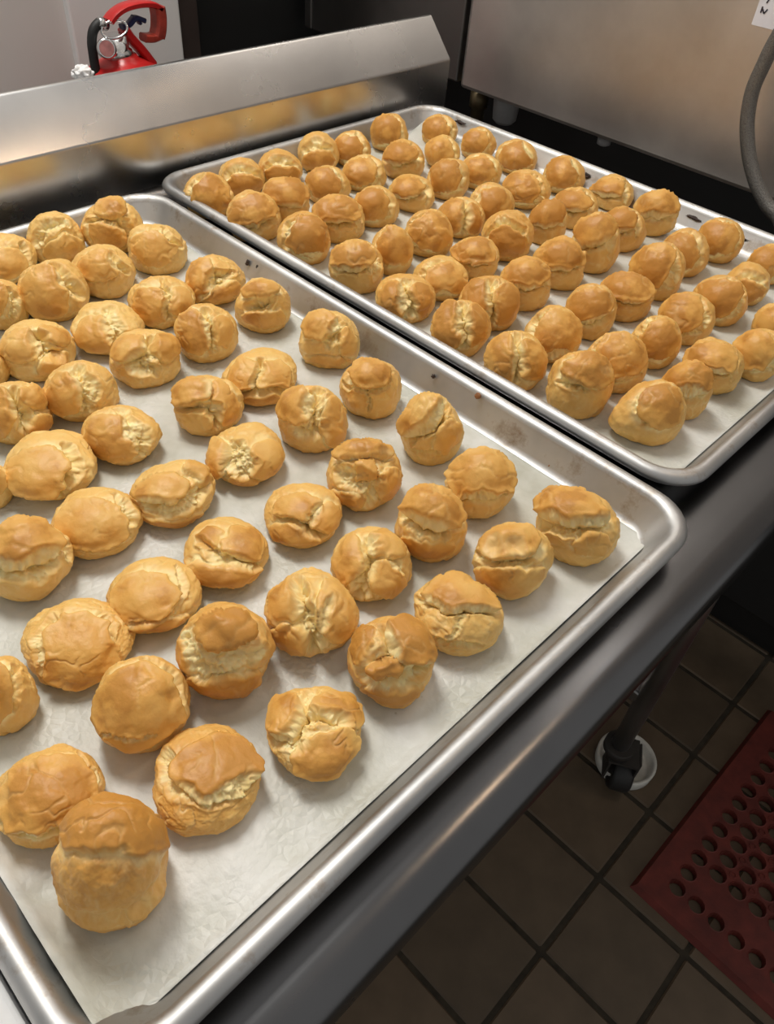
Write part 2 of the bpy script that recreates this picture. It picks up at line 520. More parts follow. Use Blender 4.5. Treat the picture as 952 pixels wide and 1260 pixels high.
# ------------------------------------------------------------------ numpy value noise
_rs = np.random.RandomState(11)
_G = _rs.rand(32, 32, 32) * 2 - 1
def vnoise(p):
    i = np.floor(p).astype(int); f = p - i; u = f * f * (3 - 2 * f)
    x, y, z = (i[:, 0] & 31), (i[:, 1] & 31), (i[:, 2] & 31)
    x1, y1, z1 = (x + 1) & 31, (y + 1) & 31, (z + 1) & 31
    ux, uy, uz = u[:, 0], u[:, 1], u[:, 2]
    a = _G[x, y, z] * (1 - ux) + _G[x1, y, z] * ux
    b = _G[x, y1, z] * (1 - ux) + _G[x1, y1, z] * ux
    c = _G[x, y, z1] * (1 - ux) + _G[x1, y, z1] * ux
    d = _G[x, y1, z1] * (1 - ux) + _G[x1, y1, z1] * ux
    return (a * (1 - uy) + b * uy) * (1 - uz) + (c * (1 - uy) + d * uy) * uz
def fbm(p, o=3):
    s = 0; a = 1; q = p
    for k in range(o):
        s = s + a * vnoise(q + 7.3 * k); a *= 0.5; q = q * 2.03
    return s
def sstep(a, b, x):
    t = np.clip((x - a) / (b - a), 0, 1); return t * t * (3 - 2 * t)

# ------------------------------------------------------------------ parchment
def wall_z(ins):
    xs = [0.0125, 0.0205, 0.0225, 0.0265, 0.031, 0.3]; zs = [0.0220, 0.0068, 0.0040, 0.0022, 0.0018, 0.0018]
    return np.interp(ins, xs, zs)
def parchment(name, ox, oy, ins, seed, label, curl=None, flap=None):
    """ins: x0, y0, x1, y1 margins from the rim; the sheet climbs the wall where a margin is small"""
    nx, ny = 150, 106
    xs = np.linspace(ins[0], PL - ins[2], nx); ys = np.linspace(ins[1], PW - ins[3], ny)
    Xg, Yg = np.meshgrid(xs, ys, indexing='ij')
    P = np.c_[Xg.ravel(), Yg.ravel(), np.zeros(nx * ny)]
    wob = 0.0022 * vnoise(np.c_[P[:, 0] * 30, P[:, 1] * 30, np.full(len(P), seed)])
    dx0, dx1, dy0, dy1 = P[:, 0], PL - P[:, 0], P[:, 1], PW - P[:, 1]
    inset = np.minimum(np.minimum(dx0, dx1), np.minimum(dy0, dy1))
    # corners: fold the sheet where two walls meet
    z = wall_z(inset) + 0.0007
    wr = fbm(np.c_[P[:, 0] * 22, P[:, 1] * 22, np.full(len(P), seed + 3.0)], 3)
    z = z + 0.0006 + 0.0005 * np.clip(wr, -1, 1.4)
    if curl:
        w = np.clip((0.034 - dy0) / 0.012, 0, 1)
        z = z + w * (0.0034 + 0.0036 * vnoise(np.c_[P[:, 0] * 42, dy0 * 60, np.full(len(P), seed)]) + 0.0030 * vnoise(np.c_[P[:, 0] * 120, dy0 * 90, np.full(len(P), seed)]))
    if flap:
        fx, fy, fr, fh = flap
        d = np.hypot(P[:, 0] - fx, P[:, 1] - fy)
        z = z + fh * sstep(fr, 0, d)
    V = np.c_[P[:, 0], P[:, 1], z]
    # uneven outer outline
    edge = np.zeros((nx, ny), bool); edge[0, :] = edge[-1, :] = edge[:, 0] = edge[:, -1] = True
    faces = [(i * ny + j, (i + 1) * ny + j, (i + 1) * ny + j + 1, i * ny + j + 1) for i in range(nx - 1) for j in range(ny - 1)]
    o = link(name, pydata(name, V, faces), 'paper')
    sol = o.modifiers.new('thick', 'SOLIDIFY'); sol.thickness = 0.0003; sol.offset = 1
    o.location = (ox, oy, 0)
    return tag(o, label, 'paper')
parchment('parchment_sheet', X1, Y1, (0.032, 0.0165, 0.0215, 0.0265), 1.0,
          'greasy white parchment sheet lining the loosely filled pan, its edge crumpled up one wall', curl=True)
parchment('parchment_sheet', X2, Y2, (0.036, 0.026, 0.0225, 0.034), 5.0,
          'white parchment sheet lining the tightly filled pan, one corner sticking up', flap=(0.038, 0.417, 0.055, 0.016))
PZ = 0.0036

# ================================================================== cream puffs
def ico(sub):
    bm = bmesh.new(); bmesh.ops.create_icosphere(bm, subdivisions=sub, radius=1.0)
    bm.verts.ensure_lookup_table()
    v = np.array([x.co[:] for x in bm.verts]); f = [tuple(q.index for q in p.verts) for p in bm.faces]
    bm.free()
    v /= np.linalg.norm(v, axis=1)[:, None]
    return v, f
ICO = {k: ico(k) for k in (5, 6, 7)}

def cdir(x, y, ex, ey, ez):
    s = x * x + y * y
    if s > 0.96:
        k = math.sqrt(0.96 / s); x *= k; y *= k; s = 0.96
    return x * ex + y * ey + math.sqrt(1 - s) * ez

def make_puff(u, v, w, h, feats, seed, sub, tone=0.0, zb=PZ, smooth=1.0):
    rs = np.random.RandomState(seed)
    D, F = ICO[sub]
    P0 = at(u, v, z=zb + 0.022)
    dist = (P0 - CAM) @ R[2]
    ez = CAM - P0; ez /= np.linalg.norm(ez)
    ex = R[0] - ez * (R[0] @ ez); ex /= np.linalg.norm(ex)
    ey = np.cross(ez, ex)
    off = rs.rand(3) * 30
    def nv(s, o): return np.c_[vnoise(D * s + off + o), vnoise(D * s + off + o + 5.1), vnoise(D * s + off + o + 9.7)]
    Dw = D + 0.13 * nv(2.1, 0) + 0.075 * nv(5.0, 3) + 0.03 * nv(12, 6)
    Dw /= np.linalg.norm(Dw, axis=1)[:, None]
    r = np.ones(len(D))
    crust = np.full(len(D), 0.28) + 0.10 * D[:, 2]
    pale = np.zeros(len(D))
    tang = np.zeros_like(D)
    for _ in range(9):
        c = rs.randn(3); c /= np.linalg.norm(c)
        r += rs.uniform(-0.11, 0.11) * smooth * np.exp(-(np.arccos(np.clip(D @ c, -1, 1)) / rs.uniform(0.35, 0.7)) ** 2)
    for _ in range(9):          # overlapping folds of dough
        c = rs.randn(3); c /= np.linalg.norm(c)
        q = np.linalg.norm(Dw - c, axis=1) / rs.uniform(0.30, 0.60)
        r += rs.uniform(0.025, 0.06) * smooth * sstep(1.12, 0.80, q) * (1.1 - 0.4 * np.minimum(q, 1) ** 2)
    cz = vnoise(Dw * 3.1 + off + 12)
    crease = np.exp(-(cz / 0.07) ** 2) * sstep(-0.1, 0.25, vnoise(D * 1.7 + off + 17))
    r += 0.022 * fbm(D * 4.0 + off + 2, 2) - 0.035 * smooth * crease
    pale0 = 0.35 * crease
    rough = 0.55 * fbm(D * 7 + off + 4, 4) + 0.45 * np.abs(vnoise(D * 15 + off)) - 0.25 * np.abs(vnoise(D * 26 + off + 3))
    cov = np.zeros(len(D))
    for ft in feats:
        k = ft[0]
        if k == 'C':
            _, x, y, rx, ry, rot, lift = ft
            rx *= 0.92; ry *= 0.92
            c = cdir(x, y, ex, ey, ez)
            t1 = ex - c * (ex @ c); t1 /= np.linalg.norm(t1); t2 = np.cross(c, t1)
            a = np.arccos(np.clip(Dw @ c, -1, 1))
            q1, q2 = Dw @ t1, Dw @ t2
            nn = np.hypot(q1, q2) + 1e-6; q1, q2 = q1 / nn * a, q2 / nn * a
            cr, sr = math.cos(math.radians(rot)), math.sin(math.radians(rot))
            e1, e2 = (q1 * cr + q2 * sr) / rx, (-q1 * sr + q2 * cr) / ry
            f = np.hypot(e1, e2)
            m = sstep(1.05, 0.95, f)
            lift = lift * 1.75
            r += lift * m * (1.15 - 0.50 * np.minimum(f, 1.2) ** 2) - 0.50 * lift * np.exp(-((f - 1.16) / 0.16) ** 2)
            lip = np.exp(-((f - 0.96) / 0.10) ** 2) * lift * 0.6
            td = (q1[:, None] * t1 + q2[:, None] * t2); td /= np.linalg.norm(td, axis=1)[:, None] + 1e-6
            tang += td * lip[:, None]
            mc = sstep(1.08, 0.72, f)
            crust = crust * (1 - mc) + mc * (0.60 + 0.16 * vnoise(D * 2.5 + off + 8))
            ring = np.exp(-((f - 1.16) / 0.15) ** 2) * (1 - m)
            pale = np.maximum(pale * (1 - 0.85 * m), ring * min(1.0, lift * 6))
            cov = np.maximum(cov, m)
        elif k == 'F':
            _, pts, wd, dep = ft
            cs = []
            for (xa, ya), (xb, yb) in zip(pts[:-1], pts[1:]):
                ca, cb = cdir(xa, ya, ex, ey, ez), cdir(xb, yb, ex, ey, ez)
                for t in np.linspace(0, 1, 9):
                    q = ca * (1 - t) + cb * t; cs.append((q / np.linalg.norm(q), 1))
            dm = np.full(len(D), 9.0)
            nseg = len(cs)
            for i, (q, _w) in enumerate(cs):
                tap = 1.0 + 0.9 * abs(i / max(1, nseg - 1) - 0.5) ** 2 * 2
                dm = np.minimum(dm, np.linalg.norm(Dw - q, axis=1) * tap)
            g = sstep(wd * 1.10, wd * 0.70, dm)
            core = np.exp(-(dm / (wd * 0.42)) ** 2)
            r += -dep * 1.65 * (0.55 * g + 0.7 * core) + 0.040 * np.exp(-((dm - wd * 1.22) / (wd * 0.30)) ** 2)
            r += 0.13 * rough * g * min(1.0, wd / 0.2)
            pale = np.maximum(pale, g * (0.80 + 0.2 * rough))
        elif k == 'L':
            _, x, y, rad, amt = ft
            n2 = x * x + y * y
            if n2 > 0.9:
                c = (x * ex + y * ey) / math.sqrt(n2)
            else:
                c = cdir(x, y, ex, ey, ez)
            a = np.arccos(np.clip(Dw @ c, -1, 1))
            r += amt * np.exp(-(a / rad) ** 2)
        elif k == 'H':
            _, x, y, rad = ft
            c = cdir(x, y, ex, ey, ez)
            a = np.arccos(np.clip(Dw @ c, -1, 1))
            g = np.exp(-(a / rad) ** 2)
            r -= 0.22 * g; pale = np.maximum(pale, 0.3 * sstep(rad * 1.6, rad, a))
        elif k == 'W':      # waist: a horizontal pinch at world height y
            _, y, wd, dep = ft
            zz = Dw[:, 2] - y
            r -= dep * np.exp(-(zz / wd) ** 2)
            pale = np.maximum(pale, 0.25 * np.exp(-(zz / wd / 0.7) ** 2) * (0.6 + 0.5 * rough))
    pale = np.maximum(pale, pale0 * (1 - 0.6 * cov))
    # small wrinkles and pits of the baked crust away from the caps
    r += 0.030 * rough * (1 - 0.75 * cov) * smooth
    pale = np.clip(pale + 0.22 * np.clip(rough, 0, 1) * (1 - cov), 0, 1)
    pale *= sstep(-0.75, -0.35, D[:, 2])
    crust = np.clip(crust + tone + 0.12 * sstep(-0.2, -0.8, D[:, 2]), 0, 1)
    B = D * r[:, None] + tang * 0.9
    # fit the outline: width then height
    lo, hi = 0.55, 1.5
    tgt = h / w
    for _ in range(24):
        k = (lo + hi) / 2
        Q = B * [1, 1, k]
        zc = 0.60 * k
        z = Q[:, 2]
        z = np.where(z < -zc, -zc + (z + zc) * 0.05, z)
        Q = np.c_[Q[:, :2], z]
        a, b = Q @ ex, Q @ ey
        rat = (b.max() - b.min()) / (a.max() - a.min())
        if rat < tgt: lo = k
        else: hi = k
    sc = (w * dist / FPX) / (a.max() - a.min())
    Q *= sc
    Q[:, 2] -= Q[:, 2].min()
    a, b = Q @ ex, Q @ ey
    o = ex * (a.max() + a.min()) / 2 + ey * (b.max() + b.min()) / 2
    # the outline's middle, seen along ez
    dcen = Q.mean(0) @ ez; o = o + ez * dcen
    C = at(u, v, z=zb + o[2])
    org = C - o
    me = bpy.data.meshes.new('cream_puff')
    me.from_pydata([tuple(x) for x in Q.tolist()], [], F); me.update()
    at1 = me.attributes.new('crust', 'FLOAT', 'POINT'); at1.data.foreach_set('value', crust.astype(np.float32))
    at2 = me.attributes.new('pale', 'FLOAT', 'POINT'); at2.data.foreach_set('value', pale.astype(np.float32))
    ob = link('cream_puff', me, 'puff')
    ob.location = (org[0], org[1], zb)
    return ob, (org[0], org[1], (Q[:, 0].max() - Q[:, 0].min()) / 2, (Q[:, 1].max() - Q[:, 1].min()) / 2, Q[:, 2].max())

def C_(x, y, rx, ry, rot=0, lift=0.07): return ('C', x, y, rx, ry, rot, lift)
def F_(wd, dep, *pts): return ('F', pts, wd, dep)
def L_(x, y, rad, amt): return ('L', x, y, rad, amt)
def H_(x, y, rad=0.16): return ('H', x, y, rad)
def W_(y, wd, dep): return ('W', y, wd, dep)

SPLIT, CAP, SIDE = 0, 1, 2
# u, v, width, height, kind, features seen on the face towards the aisle
NEAR = [
 (3, 319, 82, 64, SIDE, [C_(-.1, -.1, .75, .7), F_(.16, .10, (.55, .6), (.7, -.3))]),
 (68, 292, 70, 62, SPLIT, [C_(.25, -.40, .75, .5, 10), F_(.30, .10, (-.65, -.1), (-.3, .45), (.3, .45)), L_(.75, .45, .4, -.16)]),
 (138, 277, 76, 68, CAP, [C_(-.2, -.25, .6, .55), C_(0, .68, .55, .42, 0, .10), F_(.20, .14, (-.7, .25), (.2, .18), (.5, .0), (.4, -.6)), H_(.25, .05), L_(.9, .1, .5, .14)]),
 (65, 357, 86, 76, SIDE, [C_(-.35, 0, .75, .85), F_(.26, .13, (.1, .75), (.3, .3), (.6, -.05)), L_(.6, .4, .5, .06)]),
 (127, 334, 80, 66, SIDE, [C_(-.2, .30, .7, .55), F_(.22, .13, (.3, .7), (.35, .3), (.75, .1)), L_(.7, .3, .45, .08)]),
 (194, 307, 73, 62, SIDE, [C_(-.1, .10, .85, .65, 0, .06), F_(.17, .10, (.3, .8), (.55, .4), (.85, .2))]),
 (5, 375, 58, 62, SPLIT, [C_(-.4, .2, .6, .7), F_(.25, .14, (.2, .6), (.5, 0), (.3, -.4))]),
 (46, 431, 92, 78, SPLIT, [C_(-.45, .3, .55, .6), F_(.28, .20, (-.05, .6), (.1, .1), (.4, -.05)), C_(.45, .6, .5, .3, 0, .06), C_(.35, -.35, .6, .3, 20, .08)]),
 (133, 403, 90, 68, SIDE, [C_(-.45, 0, .6, .8), F_(.30, .11, (.0, .85), (.15, .2), (.3, -.5)), L_(.65, .15, .5, .06)]),
 (199, 372, 84, 66, SIDE, [C_(-.4, 0, .62, .85), F_(.13, .14, (.0, .9), (.08, .2), (.1, -.55)), C_(.55, .1, .45, .6, 0, .05)]),
 (265, 344, 76, 62, SPLIT, [C_(-.5, .15, .5, .85, -10, .09), F_(.28, .24, (-.15, 0), (.15, .3), (.5, .3)), C_(.25, -.35, .6, .35, 15, .10)]),
 (323, 376, 70, 68, SPLIT, [C_(-.2, .62, .7, .35, 0, .10), F_(.25, .28, (-.55, -.05), (0, .1), (.3, .22)), C_(0, -.5, .85, .4, 0, .05), L_(.8, .2, .5, .08)]),
 (254, 410, 79, 73, SIDE, [C_(-.45, .1, .58, .85), F_(.22, .14, (.0, .85), (.12, .2), (.2, -.5)), C_(.6, .2, .4, .6, 0, .05)]),
 (179, 441, 88, 74, SPLIT, [C_(-.5, .45, .55, .5, 0, .10), F_(.26, .20, (.1, .75), (.1, .2), (-.3, -.1), (.35, -.3)), C_(.6, .45, .45, .5, 0, .06)]),
 (319, 463, 95, 74, SPLIT, [C_(-.5, .25, .5, .6), C_(.38, .3, .52, .5), C_(0, -.7, .8, .32, 0, .06), F_(.15, .18, (-.05, .7), (-.12, 0)), F_(.2, .15, (-.6, -.35), (0, -.25), (.8, -.2))]),
 (256, 499, 90, 77, CAP, [C_(-.5, .52, .6, .45, 0, .12), C_(.5, .2, .5, .8, 20, .05), F_(.20, .20, (-.8, -.02), (0, .05), (.25, -.2), (.25, -.6)), L_(-.95, .0, .3, -.12), L_(-.4, -.6, .5, .08)]),
 (-24, 452, 68, 62, SIDE, [C_(-.2, .1, .7, .7)]),
 (22, 508, 82, 80, SPLIT, [C_(-.5, 0, .5, .8), C_(.5, .55, .5, .4), C_(.65, -.35, .4, .45), F_(.22, .20, (-.15, .7), (.0, .15), (.25, .0), (.2, -.5)), H_(.15, -.1)]),
 (99, 481, 92, 77, SIDE, [C_(-.42, 0, .55, .8), F_(.24, .12, (-.05, .8), (.2, .2), (.15, -.35)), L_(.6, .2, .5, .07), F_(.14, .08, (-.3, -.65), (.4, -.45))]),
 (150, 535, 98, 77, SIDE, [C_(-.3, -.1, .78, .95, 0, .06), F_(.24, .12, (.05, .9), (.3, .25), (.5, -.45)), L_(.7, .2, .5, .05)]),
 (62, 571, 111, 86, SIDE, [C_(-.38, .12, .68, .75, 0, .11), F_(.14, .15, (.25, .75), (.3, 0), (.15, -.6)), L_(.6, .1, .45, .10), F_(.15, .12, (-.6, -.55), (.2, -.7))]),
 (-15, 598, 60, 64, SIDE, [C_(0, .2, .8, .7)]),
 (120, 643, 111, 93, SIDE, [C_(-.12, .12, .95, .75, -5, .08), F_(.20, .12, (.35, .85), (.62, .45), (.85, 0)), F_(.12, .06, (-.7, -.45), (.1, -.6), (.7, -.4))]),
 (32, 687, 112, 108, CAP, [C_(0, .40, .85, .55, 0, .13), F_(.28, .12, (-.8, -.1), (0, -.2), (.6, .05)), F_(.13, .10, (.65, .65), (.9, 0))]),
 (213, 607, 106, 88, CAP, [C_(-.32, .32, .58, .42, 0, .14), F_(.30, .10, (-.9, -.02), (-.2, -.25), (.45, -.05), (.75, .3)), C_(.55, .65, .45, .3, -20, .08), C_(0, -.78, .9, .3, 0, .04)]),
 (302, 558, 100, 82, SPLIT, [C_(-.85, .05, .4, .7, 0, .10), F_(.34, .14, (-.4, .5), (-.3, -.3)), F_(.22, .10, (-.2, .6), (0, 0), (-.05, -.5)), C_(.55, 0, .5, .75, 0, .05), C_(-.1, -.75, .35, .25, 0, .05)]),
 (405, 417, 77, 73, CAP, [C_(-.32, .48, .62, .55, 20, .13), F_(.24, .14, (.35, .65), (.25, .2), (-.1, -.2)), L_(-.85, -.35, .5, .06), C_(.6, -.2, .35, .55, 0, .07), C_(-.1, -.75, .8, .25, 0, .06)]),
 (456, 478, 79, 77, CAP, [C_(.0, .50, .55, .48, 0, .11), F_(.13, .10, (-.75, .25), (-.3, -.02), (.2, -.08), (.6, .2)), F_(.09, .10, (-.02, -.1), (-.05, -.75)), L_(-.5, -.4, .4, .05), L_(.4, -.4, .4, .05)]),
 (384, 516, 91, 84, SPLIT, [C_(-.5, .42, .58, .55, 10, .11), F_(.34, .18, (.1, .8), (.05, .3), (.2, -.25), (-.45, -.3)), C_(.7, -.1, .38, .7, 0, .09), H_(.25, -.45, .2)]),
 (448, 584, 96, 92, SPLIT, [C_(-.05, .72, .85, .3, 0, .12), F_(.30, .14, (-.7, .1), (-.3, -.05), (.3, -.3), (.05, -.7)), C_(.02, .12, .32, .25, 0, .07), C_(.7, -.3, .4, .5, 0, .07), C_(-.45, -.62, .5, .3, 0, .06), H_(.5, .45, .18)]),
 (529, 528, 84, 91, CAP, [C_(-.38, .38, .68, .5, 15, .12), F_(.22, .13, (.3, .8), (.15, .2), (-.65, -.2)), C_(.45, -.25, .45, .4, 30, .09), F_(.12, .10, (-.6, -.5), (0, -.65), (.6, -.6))]),
 (373, 634, 100, 84, SPLIT, [C_(-.2, .5, .65, .45), C_(-.3, -.5, .75, .4), C_(.62, .1, .45, .5), F_(.16, .14, (-.65, .15), (-.1, -.08), (.2, -.2), (.5, -.45)), F_(.18, .10, (.05, -.05), (.3, .45)), H_(.18, -.22, .15)]),
 (457, 693, 104, 95, SPLIT, [C_(-.6, .2, .45, .65), C_(.42, -.35, .5, .6), C_(.45, .6, .55, .4), F_(.24, .16, (0, .65), (.1, .25), (-.2, -.3), (-.3, -.75)), F_(.14, .12, (.5, .25), (.75, -.1))]),
 (530, 644, 92, 98, CAP, [C_(.08, .42, .88, .58, 0, .14), F_(.26, .13, (-.85, .2), (-.35, -.12), (.4, -.18)), L_(.9, -.05, .3, .10), C_(0, -.7, .9, .3, 0, .04)]),
 (591, 594, 90, 90, CAP, [C_(0, .32, 1.1, .75, 0, .13), F_(.12, .12, (-.7, -.3), (0, -.28), (.7, -.25)), L_(-.05, -.95, .3, -.10)]),
 (631, 690, 102, 99, CAP, [C_(0, .5, .85, .5, 0, .10), C_(0, -.55, 1.0, .4, 0, .06), F_(.15, .14, (-.9, .1), (-.1, -.08), (.6, .05)), H_(-.35, .38, .2), H_(.15, .3, .18), L_(-.95, .1, .3, -.10), L_(.95, .05, .3, -.10)]),
 (709, 647, 105, 102, CAP, [C_(-.15, .55, .95, .48, -8, .13), F_(.20, .13, (-.85, .2), (0, 0), (.65, .3)), C_(.35, -.4, .5, .4, 0, .05)]),
 (279, 679, 107, 88, SPLIT, [C_(-.1, -.45, .85, .42, -5, .10), C_(.45, .45, .6, .5, -15, .06), F_(.20, .16, (-.7, .4), (.0, .1), (.5, -.15), (.85, -.1)), C_(-.5, .5, .4, .35, 0, .04)]),
 (190, 731, 118, 92, SIDE, [C_(-.3, .1, .8, .85, 0, .07), F_(.10, .09, (-.35, -.5), (.3, -.3), (.5, .2), (.4, .8)), L_(.75, .1, .45, .06), C_(.15, -.65, .7, .3, 10, .05)]),
 (278, 800, 122, 121, CAP, [C_(0, .36, .52, .46, 0, .15), F_(.30, .07, (-.8, .3), (-.6, -.2), (0, -.38), (.7, -.1)), C_(.05, -.78, .95, .28, 0, .07)]),
 (384, 752, 119, 113, SPLIT, [C_(.55, .15, .48, .85, 0, .09), C_(-.52, .3, .38, .55, 0, .06), C_(-.5, -.5, .5, .45, 0, .08), F_(.22, .20, (-.3, .8), (-.1, .2), (0, -.25), (.15, -.9)), F_(.12, .10, (.35, .4), (.22, -.2)), L_(.22, -1, .28, -.24), L_(-.08, 1, .2, -.10)]),
 (482, 813, 114, 117, SPLIT, [C_(.48, .45, .68, .65, 0, .09), F_(.24, .14, (-.2, .75), (0, .2), (-.35, 0)), F_(.22, .13, (-.7, -.15), (-.35, -.55), (.3, -.5), (.7, -.2)), C_(-.15, -.2, .4, .28, 0, .09), C_(-.7, .4, .35, .5, 0, .05), C_(0, -.85, .9, .25, 0, .05)]),
 (564, 754, 113, 107, CAP, [C_(.1, .62, .85, .42, 0, .13), F_(.13, .12, (-.85, .4), (0, .22), (.7, .25)), F_(.10, .09, (.2, .2), (-.2, -.35)), F_(.11, .10, (-.75, -.2), (-.2, -.62), (.5, -.65)), L_(.35, -.2, .4, .04)]),
 (97, 791, 138, 106, SIDE, [C_(-.02, -.1, .72, .95, -8, .12), F_(.24, .12, (-.55, .6), (-.68, -.05), (-.6, -.6)), F_(.18, .10, (.5, .6), (.62, .1)), L_(.95, .05, .35, .10), L_(-.95, .05, .35, .08)]),
 (3, 856, 88, 104, SIDE, [C_(-.3, 0, .7, .95, 0, .10), F_(.18, .12, (.35, .75), (.45, 0), (.35, -.5))]),
 (175, 866, 118, 120, SIDE, [C_(-.12, -.08, 1.0, 1.0, 0, .08), F_(.18, .12, (.0, .92), (.5, .7), (.78, -.2)), F_(.06, .05, (-.6, -.55), (.3, -.55))]),
 (257, 957, 137, 131, CAP, [C_(.12, .40, .72, .55, 0, .14), F_(.22, .10, (-.75, .5), (-.5, 0), (0, -.18), (.75, .2)), L_(-.8, .0, .5, .05), L_(.3, -.6, .6, .05)]),
 (387, 901, 127, 118, SPLIT, [C_(.25, -.42, .75, .55, 10, .08), C_(.6, .55, .6, .42, -15, .08), C_(-.62, .4, .5, .6, 0, .08), F_(.18, .16, (-.12, .95), (-.1, .45), (.6, .25)), F_(.24, .14, (-.1, .4), (-.35, -.05), (-.85, -.15)), L_(-.9, -.5, .4, -.12), L_(-.15, 1, .2, -.10)]),
 (60, 977, 134, 126, SIDE, [C_(-.1, .15, 1.0, .8, 0, .10), F_(.14, .10, (.5, .8), (.75, .1)), F_(.14, .10, (-.95, -.35), (-.3, -.55), (.4, -.5))]),
]
SNOW = (138, 1061, 138, 161, [C_(.0, .50, 1.15, .62, 0, .04), W_(.05, .20, .17), L_(-1, -.15, .10, .10), L_(-.95, .02, .22, -.05), L_(.95, .05, .22, -.06)])

# tightly filled pan: u, v, width, height, which side the pale seam is on
FAR = [
 (257,241,62,55,'l'),(297,218,58,46,'t'),(345,206,56,44,'t'),(312,266,67,62,'b'),(351,247,61,56,'m'),(374,293,67,64,'l'),(392,187,53,47,'t'),
 (433,183,48,42,'r'),(404,228,58,47,'r'),(448,213,57,44,'r'),(479,163,48,43,'r'),(496,196,54,47,'mr'),(416,269,67,58,'mr'),(462,254,60,50,'r'),
 (506,238,59,46,'mr'),(438,328,69,66,'mr'),(482,308,54,60,'l'),(499,367,77,61,'s'),(541,160,46,37,'r'),(544,187,45,40,'r'),(589,176,45,38,'r'),
 (635,193,53,42,'r'),(551,221,54,49,'r'),(591,211,54,43,'r'),(647,233,63,47,'r'),(604,251,59,51,'l'),(568,268,59,50,'s'),(527,287,62,58,'l'),
 (624,290,65,61,'t'),(583,318,64,53,'m'),(542,342,71,56,'l'),(567,404,77,71,'s'),(601,373,76,67,'s'),(644,349,67,66,'m'),(672,274,52,57,'m'),
 (707,256,58,50,'mr'),(694,215,53,45,'r'),(752,237,56,44,'mr'),(765,282,60,55,'mr'),(732,299,60,72,'mr'),(687,324,66,65,'m'),(806,262,57,55,'m'),
 (885,296,57,55,'r'),(841,311,60,59,'r'),(807,334,68,70,'r'),(771,365,70,62,'m'),(917,349,56,54,'t'),(885,370,66,63,'r'),(844,392,69,66,'r'),
 (726,384,64,69,'b'),(680,411,72,71,'l'),(634,444,79,75,'s'),(713,474,83,84,'m'),(758,446,76,76,'l'),(806,421,62,66,'l'),(876,450,74,72,'mr'),
 (842,480,65,74,'m'),(796,508,92,83,'l'),(930,437,66,66,'r'),(945,325,52,50,'r'),(955,400,58,56,'r'),
]
def far_feats(kind, rs):
    j = lambda s=.08: rs.uniform(-s, s)
    if kind == 'r':
        return [C_(-.18 + j(), .18 + j(), .85, .80, j(15), .09), F_(.17, .10, (.25 + j(), .85), (.62 + j(), .35), (.72, -.25 + j())), F_(.09, .05, (-.8, -.35), (0, -.5), (.6, -.45))]
    if kind == 'l':
        return [C_(.18 + j(), .15 + j(), .85, .80, j(15), .09), F_(.20, .11, (-.2 + j(), .85), (-.6 + j(), .4), (-.65, -.25 + j())), F_(.09, .05, (-.6, -.45), (.1, -.5), (.8, -.35))]
    if kind == 't':
        return [C_(.05 + j(), -.28 + j(), .85, .55, j(10), .08), F_(.26, .14, (-.65, .15), (-.2 + j(), .5), (.3 + j(), .42), (.65, .25)), L_(.1, .9, .4, .06)]
    if kind == 'b':
        return [C_(-.05 + j(), .25 + j(), .9, .65, j(10), .10), F_(.18, .14, (-.5, -.35), (.1, -.35), (.75, -.1)), H_(.3 + j(), -.3, .18)]
    if kind == 'm':
        return [C_(j(), .42 + j(.05), .95, .58, j(10), .13), F_(.13, .10, (-.85, .0), (-.2, -.12 + j(.05)), (.5, -.1), (.85, .05)), W_(.05, .15, .05)]
    if kind == 'mr':
        return [C_(-.15 + j(), .38 + j(.05), .80, .52, j(10), .13), F_(.17, .12, (-.85, .02), (-.2, -.15), (.4, -.05)), F_(.17, .11, (.45, .75), (.7, .3), (.6, -.3)), L_(.5, -.4, .5, .04)]
    return [C_(-.42 + j(), .1 + j(), .62, .85, j(10), .09), C_(.6, .05 + j(), .45, .8, j(10), .06), F_(.22, .16, (.05 + j(), .85), (.15 + j(), .2), (.1 + j(), -.6))]

